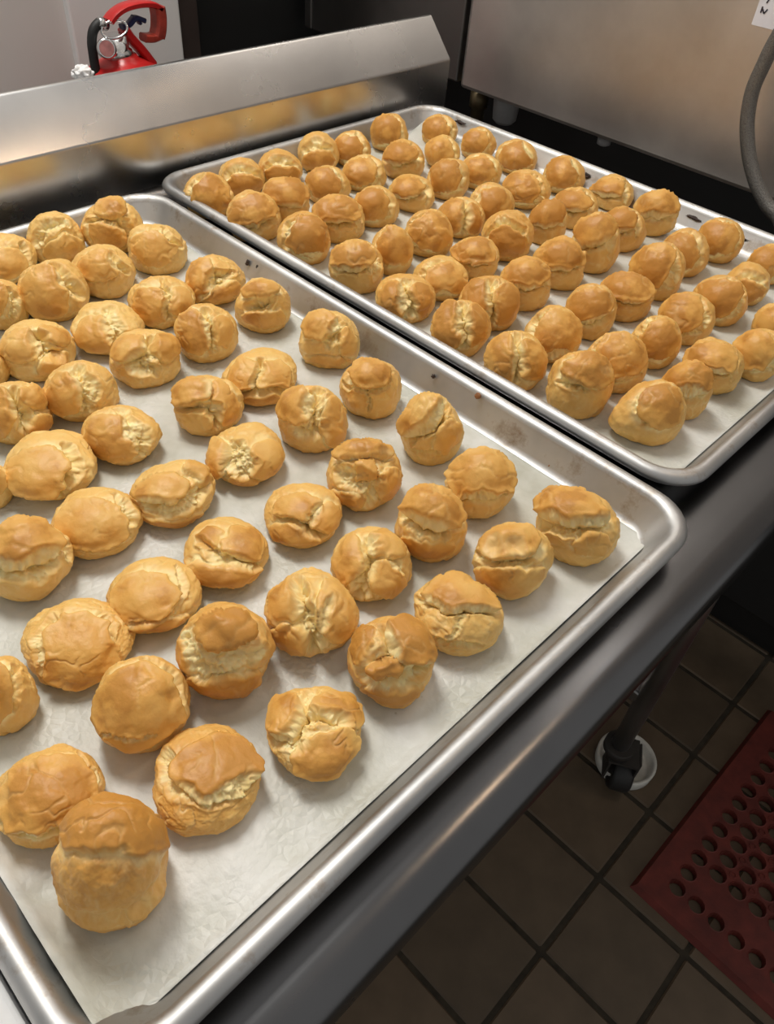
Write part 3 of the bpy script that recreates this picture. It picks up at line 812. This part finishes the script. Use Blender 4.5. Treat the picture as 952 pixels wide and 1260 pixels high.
G1 = 'cream puffs in the loosely filled pan'
G2 = 'cream puffs in the tightly filled pan'
LAB2 = {'r': 'puff with pale side seam', 'l': 'puff with pale torn shoulder', 's': 'puff split in two', 't': 'puff with rough torn top',
        'b': 'puff hollowed below its dome', 'm': 'mushroom-shaped puff', 'mr': 'capped puff with torn flank'}
ORD = ['', 'first', 'second', 'third', 'fourth', 'fifth', 'sixth', 'seventh', 'eighth', 'ninth']
FOOT = []
NEAR_LABELS = [l.strip() for l in """
smooth golden puff with a knobbly torn flank against the backsplash side wall
golden puff with rough pale top and a bite-like notch beside the backsplash wall
golden three-lobed puff with round cap and small hole near the backsplash corner
smooth golden puff with a pale gash over its shoulder, touching the three-lobed neighbours
golden puff with smooth dome and pale torn end, beside the three-lobed puff
low rounded golden puff alone at the backsplash corner of the loosely filled pan
small golden puff with open pale crack next to the gashed shoulder puff
wide golden puff with a deep yellow trench and two torn flaps
oval golden puff, brown on one half and pale crumbly on the other
oval golden puff with one thin dark crack straight across its dome
golden puff with a deep open hollow and folded flap beside the pan divide
golden puff gaping open like a mouth, beside the dividing pan wall
round golden puff with a ragged cream stripe down its crown
golden puff with lifted brown flap over a pale scooped hollow
broad golden puff broken into three plates by a branching crack
golden puff with a brown knob leaning over a pinched pale waist
golden puff half hidden at the edge of the tray, plain and smooth
golden puff broken by a deep zigzag crack with a small dark hole
golden puff with brown round half and paler wrinkled half split by a cream line
smooth oval golden puff with a cream split on one shoulder
large golden puff with smooth brown bulb and smaller pale bulb side by side
small plain golden puff at the edge of the tray beside larger puffs
large smooth oval golden puff with a pale scar along its rim
big golden puff with thick brown cap over a rough hollow band
golden puff with brown disc-like cap sitting on a wide cream ring
golden puff with broad creamy torn face and one brown side flap
golden puff with tilted brown cap over a jagged cream crack beside the dividing wall
golden puff with acorn-like cap and grooved sides beside the dividing wall
golden puff torn wide open showing a creamy hollow between two brown flaps
craggy golden puff with several small brown plates over pale torn dough
golden puff with a swirled brown cap and cream spiral fold
golden puff with radiating cracks meeting at a small dark hole
golden puff split by a branching cream crack into three brown plates
golden puff with mushroom cap over a cream band, touching a fully capped puff
golden puff with large smooth cap covering it almost to the base
lumpy golden puff with dimpled top and narrow waist near the pan corner
large golden puff with broad brown cap, alone nearest the pan's bare corner
golden puff with a slanting ragged cream crack across its face
large smooth golden puff with a thin crack curling round one side
large golden puff with a neat round brown cap ringed by rough cream dough
golden puff cleft from top to base with a notch at the bottom
golden puff with a small brown island surrounded by cream cracks
golden puff with brown lid cracked over a paler seamed body beside the table edge
wide golden puff with flared ears on both sides of a smooth dome
golden puff with smooth dome and pale folded flank at the tray edge
large ball-like brown puff with a cream crack along one shoulder
large golden puff with pointed brown cap sitting on a smooth pale body
golden puff with three flaps round a Y-shaped cream crack beside the table edge
large smooth brown domed puff next to the snowman-shaped puff
""".strip().splitlines()]
for i, (u, v, w, h, kind, fe) in enumerate(NEAR):
    ob, ft = make_puff(u, v, w, h, fe, 100 + i, 7 if w > 125 else 6, tone=0.05 if v > 780 else -0.07)
    tag(ob, NEAR_LABELS[i], 'pastry', G1); FOOT.append(('n%d' % i,) + ft)
u, v, w, h, fe = SNOW
ob, ft = make_puff(u, v, w, h, fe, 77, 7, tone=0.16, smooth=0.7)
tag(ob, 'tall brown cream puff shaped like a snowman, beside the bare parchment corner', 'pastry', G1); FOOT.append(('snow',) + ft)
rsf = np.random.RandomState(5)
FAR_OWN = {57: [L_(-.85, -.15, .5, .20), L_(.25, .6, .5, .10), C_(.32, .22, .72, .70, 0, .05), H_(-.2, -.3, .09), F_(.10, .05, (-.25, .6), (-.4, .1))],
           52: [C_(.28, .45, .78, .5, 0, .11), L_(-.6, -.5, .5, .14), F_(.14, .12, (-.6, .12), (-.2, .05), (.2, -.1)), L_(-.9, .25, .3, -.12)]}
for i, (u, v, w, h, kind) in enumerate(FAR):
    ob, ft = make_puff(u, v, w, h, FAR_OWN.get(i) or far_feats(kind, rsf), 300 + i, 6 if w > 61 else 5, tone=0.06, smooth=0.8)
    rowx = [0.053, 0.125, 0.195, 0.270, 0.334, 0.402, 0.474, 0.538, 0.597]; coly = [0.043, 0.100, 0.159, 0.218, 0.278, 0.339, 0.404]
    ri = min(range(9), key=lambda k: abs(rowx[k] - ft[0])) + 1; ci = min(range(7), key=lambda k: abs(coly[k] - ft[1])) + 1
    tag(ob, '%s, %s from the other pan, %s row from the backsplash' % (LAB2[kind], ORD[ci], ORD[ri]), 'pastry', G2); FOOT.append(('f%d' % i,) + ft)

# crumbs and baked-on scraps
def crumb(name, p, s, mat, label, seed, flat=1.0):
    bm = bmesh.new(); bmesh.ops.create_icosphere(bm, subdivisions=3, radius=1.0)
    V = np.array([q.co[:] for q in bm.verts]); rr = 1 + 0.35 * fbm(V * 1.8 + seed * 3.1, 3)
    for q, k in zip(bm.verts, rr): q.co = Vector((q.co.x * k * s, q.co.y * k * s * 0.8, q.co.z * k * s * flat))
    o = link(name, from_bm(name, bm), mat); o.location = p
    return tag(o, label, 'crumb')
crumb('pastry_crumb', tuple(at(588, 487, y=Y1 + PW - 0.0150)), 0.0024, 'crumb', 'small brown crumb stuck near the rim between the two pans', 1)
crumb('pastry_crumb', tuple(at(676, 573, y=Y1 + PW - 0.0195)), 0.0014, 'crumb', 'tiny tan crumb on the bare inner wall of the loosely filled pan', 2)

def residue(pan, u, v, plane, ln, ht, seed, axis):
    p = np.array(at(u, v, **plane)); p[2] = min(max(p[2], 0.006), 0.0205)
    bm = bmesh.new(); bmesh.ops.create_icosphere(bm, subdivisions=3, radius=1.0)
    V = np.array([q.co[:] for q in bm.verts]); rr = 1 + 0.75 * fbm(V * 2.3 + seed * 2.7, 3)
    for q, k in zip(bm.verts, rr):
        a, b, c = q.co.x * k * ln, q.co.y * 0.0009 * k, q.co.z * k * ht
        q.co = Vector((a, b + 0.46 * c, c)) if axis == 'x' else Vector((b + 0.46 * c, a, c))
    o = link('baked_residue', from_bm('baked_residue', bm), 'burnt', None); place(o, p, pan)
    o['label'] = 'dark baked-on residue'
_wy2, _wx2, _wy1 = dict(y=Y2 + PW - 0.0165), dict(x=X2 + PL - 0.0160), dict(y=Y1 + PW - 0.0165)
for k, (pn, u_, v_, pl_, ln, ht, ax_) in enumerate((
        (pan_far, 885, 546, _wx2, 0.0085, 0.0035, 'y'), (pan_far, 868, 563, _wx2, 0.004, 0.0016, 'y'),
        (pan_far, 853, 268, _wy2, 0.008, 0.0012, 'x'), (pan_far, 908, 292, _wy2, 0.009, 0.0012, 'x'), (pan_far, 870, 277, _wy2, 0.003, 0.0012, 'x'),
        (pan_far, 722, 216, _wy2, 0.004, 0.0020, 'x'), (pan_far, 565, 150, _wy2, 0.008, 0.0018, 'x'), (pan_far, 536, 140, _wy2, 0.003, 0.0012, 'x'),
        (pan_near, 304, 323, _wy1, 0.0022, 0.0022, 'x'), (pan_near, 316, 328, _wy1, 0.0012, 0.0010, 'x'), (pan_near, 533, 463, _wy1, 0.0014, 0.0012, 'x'), (pan_near, 648, 545, _wy1, 0.003, 0.0008, 'x'))):
    residue(pn, u_, v_, pl_, ln, ht, k + 1, ax_)

# ================================================================== appliance behind
AY = 0.60
app = thing('cooking_appliance', (0.5, AY + 0.3, FZ), 'large stainless steel appliance with a smudged side panel behind the packed pan', 'appliance')
box('side_panel', (-0.066, AY, 0.003), (1.35, AY + 0.5, 0.9), 'panel', app, 0.006)
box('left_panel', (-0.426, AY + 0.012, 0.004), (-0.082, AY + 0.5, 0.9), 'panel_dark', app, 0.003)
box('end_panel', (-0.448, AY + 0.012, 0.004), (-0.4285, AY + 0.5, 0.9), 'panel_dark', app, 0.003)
box('base', (-0.40, AY + 0.16, FZ + 0.10), (1.30, AY + 0.5, -0.01), 'black', app, 0.004)  # black box put in for the shade below the panels
box('shade_plinth', (-0.35, AY + 0.20, FZ), (1.25, AY + 0.5, FZ + 0.1), 'black', app)  # carries the painted-in shade down to the floor
p = at(592, 120, y=AY + 0.055)
lathe('gas_pipe', [(0.011, -0.5), (0.011, -0.035), (0.015, -0.034), (0.015, -0.012), (0.011, -0.011), (0.011, 0.004)], 'brass', (p[0] - 0.004, AY + 0.055, 0.0), app, seg=24)
p = at(622, 135, y=AY + 0.05)
lathe('drain_cup', [(0.013, -0.042), (0.019, -0.036), (0.021, -0.012), (0.021, 0.0), (0.013, 0.001), (0.013, 0.006)], 'grey_plastic', (p[0], AY + 0.05, 0.0), app, seg=28)
p = at(742, 178, y=AY + 0.03)
lathe('bolt', [(0.006, -0.014), (0.010, -0.012), (0.010, -0.004), (0.005, -0.003), (0.005, 0.004)], 'grey_plastic', (p[0], AY + 0.03, 0.0), app, seg=16)
stick = box('sticker', (0.3515, AY - 0.0006, 0.1755), (0.43, AY + 0.0006, 0.27), 'sticker', app, 0.0)
stick['label'] = 'white printed sticker'
# fragments of its dark print, as far as the photograph shows them
def stroke(a, b, wd):
    a, b = np.array(a), np.array(b); d = (b - a) / np.linalg.norm(b - a); n = np.array([-d[1], d[0]]) * wd / 2
    vs = []
    for y in (AY - 0.0011, AY - 0.0004):
        for q in (a + n, a - n, b - n, b + n): vs.append((q[0], y, q[1]))
    return vs
def print_mark(strokes):
    verts, faces = [], []
    for s in strokes:
        k = len(verts); verts += stroke(*s)
        faces += [(k, k + 1, k + 2, k + 3), (k + 7, k + 6, k + 5, k + 4)] + [(k + i, k + 4 + i, k + 4 + (i + 1) % 4, k + (i + 1) % 4) for i in range(4)]
    org = np.array(verts[0])
    o = link('print_mark', pydata('print_mark', [np.array(q) - org for q in verts], faces), 'ink', None, smooth=False)
    place(o, org, stick)
print_mark([((.3575, .1885), (.3575, .1945), .0016), ((.3580, .1925), (.3615, .1885), .0016), ((.3615, .1885), (.3640, .1930), .0014)])
print_mark([((.3605, .1985), (.3625, .2045), .0016)])

# braided hose looping in front of the panel
hp = [at(u_, v_, y=0.565) for u_, v_ in ((985, 5), (955, 48), (938, 82), (926, 110), (920, 140), (919, 165), (922, 195), (930, 225), (942, 250), (962, 280))]
hp = [hp[0] + np.array([0.06, 0.012, 0.16])] + hp + [hp[-1] + np.array([0.02, 0.0, -0.06]), hp[-1] + np.array([0.022, 0.0, -0.4])]
hose = tube('braided_hose', smooth_path(hp, 8), 0.0082, 'hose', seg=20)
tag(hose, 'grey braided flexible hose looping down in front of the steel appliance', 'hose')

# ================================================================== fire extinguisher on the wall
EX = -0.30
def e(u_, v_, x=EX): return at(u_, v_, x=x)
ec = e(152, 84)
ext = thing('fire_extinguisher', (EX, ec[1], 0.045 - 0.42), 'red fire extinguisher with black hose and gauge, standing behind the backsplash', 'extinguisher')
lathe('cylinder', [(0.055, -0.40), (0.060, -0.392), (0.060, -0.035), (0.056, -0.018), (0.045, -0.006), (0.030, 0.002), (0.022, 0.006), (0.020, 0.010)], 'red', (EX, ec[1], 0.046), ext, seg=40)
lathe('collar', [(0.0185, 0.0), (0.0185, 0.012), (0.015, 0.014), (0.015, 0.03)], 'chrome', (EX, ec[1] - 0.004, 0.050), ext, seg=28)
vb = e(143, 58)
lathe('valve_body', [(0.006, -0.012), (0.0115, -0.009), (0.012, 0.012), (0.008, 0.016)], 'chrome', vb, ext, axis=(0.9, -0.25, 0.2), seg=24)
ga = e(131, 60, EX + 0.018)
gz = lathe('gauge', [(0.004, -0.012), (0.0105, -0.008), (0.0125, -0.004), (0.0125, 0.002), (0.0105, 0.004)], 'chrome', ga, ext, axis=(0.85, -0.35, 0.25), seg=28)
lathe('gauge_face', [(0.0095, 0.0035), (0.0095, 0.0046)], 'gauge_face', ga, gz, axis=(0.85, -0.35, 0.25), seg=24)
# pull ring
rc = e(141, 36, EX + 0.012); nr = np.array([0.75, -0.25, 0.45]); nr /= np.linalg.norm(nr)
a1 = np.cross(nr, [0, 0, 1]); a1 /= np.linalg.norm(a1); a2 = np.cross(nr, a1)
tilt = math.radians(25)
tube('pull_ring', [rc + (a1 * math.cos(t) * 0.0165 + a2 * math.sin(t) * 0.0105 + a1 * math.sin(t) * 0.004) for t in np.linspace(0, 2 * math.pi, 32, endpoint=False)], 0.0017, 'chrome', ext, closed=True, seg=10)
# carrying handle: lower bar and upper lever joined at the back
def strap(name, pts, wid, th, mat):
    """bent flat bar: path in the Y-Z plane, width along X"""
    P = smooth_path(pts, 5)
    tubeo = tube(name, P, wid, mat, ext, seg=16, flat=(np.array([0, 0, 0]) + _perp(P), th / wid))
    return tubeo
def _perp(P):
    d = np.array(P[-1]) - np.array(P[0]); n = np.cross([1, 0, 0], d); return n / np.linalg.norm(n)
def bar(name, pts, wid, th, mat, parent):
    P = smooth_path(pts, 5); n = len(P)
    verts, faces = [], []
    org = np.array(P[0])
    for i, q in enumerate(P):
        t = np.array(P[min(i + 1, n - 1)]) - np.array(P[max(i - 1, 0)]); t /= np.linalg.norm(t)
        nn = np.cross([1, 0, 0], t); nn /= np.linalg.norm(nn)
        for sx, sn in ((-1, -.6), (-1, .6), (-.7, 1), (.7, 1), (1, .6), (1, -.6), (.7, -1), (-.7, -1)):
            verts.append(q - org + np.array([wid / 2 * sx, 0, 0]) + nn * th / 2 * sn)
    for i in range(n - 1):
        for k in range(8):
            l = (k + 1) % 8
            faces.append((i * 8 + k, i * 8 + l, i * 8 + 8 + l, i * 8 + 8 + k))
    faces += [tuple(range(8))[::-1], tuple((n - 1) * 8 + k for k in range(8))]
    o = link(name, pydata(name, verts, faces), mat); place(o, org, parent)
    o.data.set_sharp_from_angle(angle=math.radians(40))
    return o
bar('carry_lever', [e(133, 26), e(140, 17), e(152, 9), e(170, 4.5), e(186, 5), e(195, 10)], 0.022, 0.0075, 'red', ext)
bar('handle_back', [e(193, 8), e(195, 20), e(195, 34), e(193, 45)], 0.022, 0.016, 'red_dirty', ext)
bar('handle_strut', [e(196, 42), e(186, 46), e(176, 46)], 0.020, 0.010, 'red_dirty', ext)
bar('lower_handle', [e(152, 36), e(160, 47), e(172, 60), e(186, 78)], 0.022, 0.011, 'red', ext)
bar('safety_pin', [e(149, 33), e(158, 30), e(166, 22), e(177, 25)], 0.012, 0.006, 'navy', ext)
bar('pin_tab', [e(163, 20), e(170, 26), e(172, 29)], 0.010, 0.004, 'navy', ext)
tube('hose', smooth_path([e(131, 30), e(123, 28), e(115, 37), e(113, 52), e(115, 70), e(118, 92), e(120, 130)], 6), 0.0062, 'rubber', ext, seg=16)
lathe('hose_fitting', [(0.0068, 0), (0.0072, 0.008), (0.006, 0.014)], 'chrome', e(131, 31), ext, axis=(0.1, -.9, .35), seg=18)
box('wall_bracket', (WX - 0.001, ec[1] - 0.02, -0.2), (EX - 0.056, ec[1] + 0.02, -0.16), 'dark_iron', ext, 0.001)
box('ground_stand', (EX - 0.05, ec[1] - 0.05, FZ), (EX + 0.05, ec[1] + 0.05, 0.046 - 0.398), 'dark_iron', ext, 0.004)

# crumpled scrap of clear-white plastic beside it
bm = bmesh.new(); bmesh.ops.create_icosphere(bm, subdivisions=4, radius=1.0)
V = np.array([q.co[:] for q in bm.verts]); cr = 1 + 0.4 * fbm(V * 1.8 + 3, 2)
for q, k in zip(bm.verts, cr): q.co = q.co * float(k)
for q in bm.verts: q.co = Vector((q.co.x * 0.008, q.co.y * 0.010, q.co.z * 0.007))
o = link('plastic_scrap', from_bm('plastic_scrap', bm), 'white_board', None, smooth=False)
sc_ = at(101, 86, x=-0.095); 
o.location = at(101, 90, x=-0.074)
tag(o, 'crumpled scrap of white plastic behind the backsplash beside the extinguisher', 'plastic')

# white board under the edge of the frame, past the pan's crumpled end
wb = box('cutting_board', (0.25, Y1 - 0.30, 0.0005), (0.672, Y1 - 0.0012, 0.0135), 'white_board', None, 0.003)
tag(wb, 'plain white cutting board lying on the table against the loosely filled pan', 'board')

# ================================================================== rubber mat
def rubber_mat():
    x0, y0 = 0.787, 0.205
    t = 0.012
    p = 0.0333
    ncx, ncy = 12, 12
    bm = bmesh.new()
    seg = 12
    def hole_cell(cx, cy, hw, hh, r):
        """square cell with a round hole and a sloped wall down to the bottom"""
        ring = []
        for k in range(seg):
            a = 2 * math.pi * (k + .5) / seg
            ring.append((math.cos(a), math.sin(a)))
        sq = []
        for c, s in ring:
            m = max(abs(c) / hw, abs(s) / hh); sq.append((c / m, s / m))
        # snap square corners
        o_ = [bm.verts.new((cx + a, cy + b, t)) for a, b in sq]
        i1 = [bm.verts.new((cx + c * r * 1.12, cy + s * r * 1.12, t)) for c, s in ring]
        i2 = [bm.verts.new((cx + c * r, cy + s * r, t + 0.0008)) for c, s in ring]
        i3 = [bm.verts.new((cx + c * r * 0.9, cy + s * r * 0.9, 0.001)) for c, s in ring]
        for A, B in ((o_, i1), (i1, i2), (i2, i3)):
            for k in range(seg):
                l = (k + 1) % seg
                bm.faces.new((A[k], A[l], B[l], B[k]))
        # corner fillers
        cs = [(hw, hh), (-hw, hh), (-hw, -hh), (hw, -hh)]
        for q, (a, b) in enumerate(cs):
            best = sorted(range(seg), key=lambda k: (sq[k][0] - a) ** 2 + (sq[k][1] - b) ** 2)[:2]
            cv = bm.verts.new((cx + a, cy + b, t))
            k0, k1 = best
            try: bm.faces.new((o_[k0], o_[k1], cv))
            except ValueError: pass
    def quad(xa, ya, xb, yb, za=t):
        v = [bm.verts.new(q) for q in ((xa, ya, t), (xb, ya, t), (xb, yb, t), (xa, yb, t))]
        bm.faces.new(v)
    hw = p / 2
    bx, by = 0.052, 0.048           # first row of holes from the mat's edge
    for i in range(ncx):
        for j in range(ncy):
            cx, cy = bx + i * p, by + j * p
            if i > 0 and j == 1:
                quad(cx - hw, cy - hw, cx + hw, cy + hw); continue
            if i > 0 and j > 0:
                hole_cell(cx, cy, hw, hw, 0.0136)
            else:
                hole_cell(cx, cy, hw, hw, 0.0126)
    X1_, Y1_ = bx + ncx * p - hw, by + ncy * p - hw
    quad(0.006, 0.006, bx - hw, Y1_ + .03); quad(bx - hw, 0.006, X1_, by - hw); quad(X1_, .006, X1_ + .03, Y1_ + .03); quad(bx - hw, Y1_, X1_, Y1_ + .03)
    # sloping outer edge
    W_, H_ = X1_ + .036, Y1_ + .036
    top = [(0.006, 0.006, t), (W_ - .006, .006, t), (W_ - .006, H_ - .006, t), (.006, H_ - .006, t)]
    bot = [(0, 0, 0), (W_, 0, 0), (W_, H_, 0), (0, H_, 0)]
    tv = [bm.verts.new(q) for q in top]; bv = [bm.verts.new(q) for q in bot]
    for k in range(4): bm.faces.new((tv[k], tv[(k + 1) % 4], bv[(k + 1) % 4], bv[k]))
    # small raised studs with dimples between the big holes
    for i in range(1, ncx - 1):
        for j in range(2, ncy - 1):
            cx, cy = bx + (i + .5) * p, by + (j + .5) * p
            rings = []
            for rr_, zz in ((0.0062, t), (0.0055, t + 0.0016), (0.0040, t + 0.0016), (0.0034, t - 0.006), (0.0005, t - 0.0062)):
                rings.append([bm.verts.new((cx + math.cos(k * math.pi / 4) * rr_, cy + math.sin(k * math.pi / 4) * rr_, zz)) for k in range(8)])
            for A, B in zip(rings[:-1], rings[1:]):
                for k in range(8): bm.faces.new((A[k], A[(k + 1) % 8], B[(k + 1) % 8], B[k]))
    me = from_bm('rubber_mat', bm)
    o = link('rubber_mat', me, 'mat', None, smooth=False)
    o.location = (x0, y0, FZ + 0.0005)
    o.rotation_euler = (0, 0, math.radians(-1.2))
    return tag(o, 'red rubber anti-fatigue mat with rows of round holes on the tiled floor', 'mat')
rubber_mat()

# ------------------------------------------------------------------ report close neighbours (text only)
def check_overlap():
    for i in range(len(FOOT)):
        for j in range(i):
            a, b = FOOT[i], FOOT[j]
            d = math.hypot(a[1] - b[1], a[2] - b[2]); s = (a[3] + a[4] + b[3] + b[4]) / 2
            if d < s * 0.93: print('close', a[0], b[0], round(d, 4), round(s, 4))
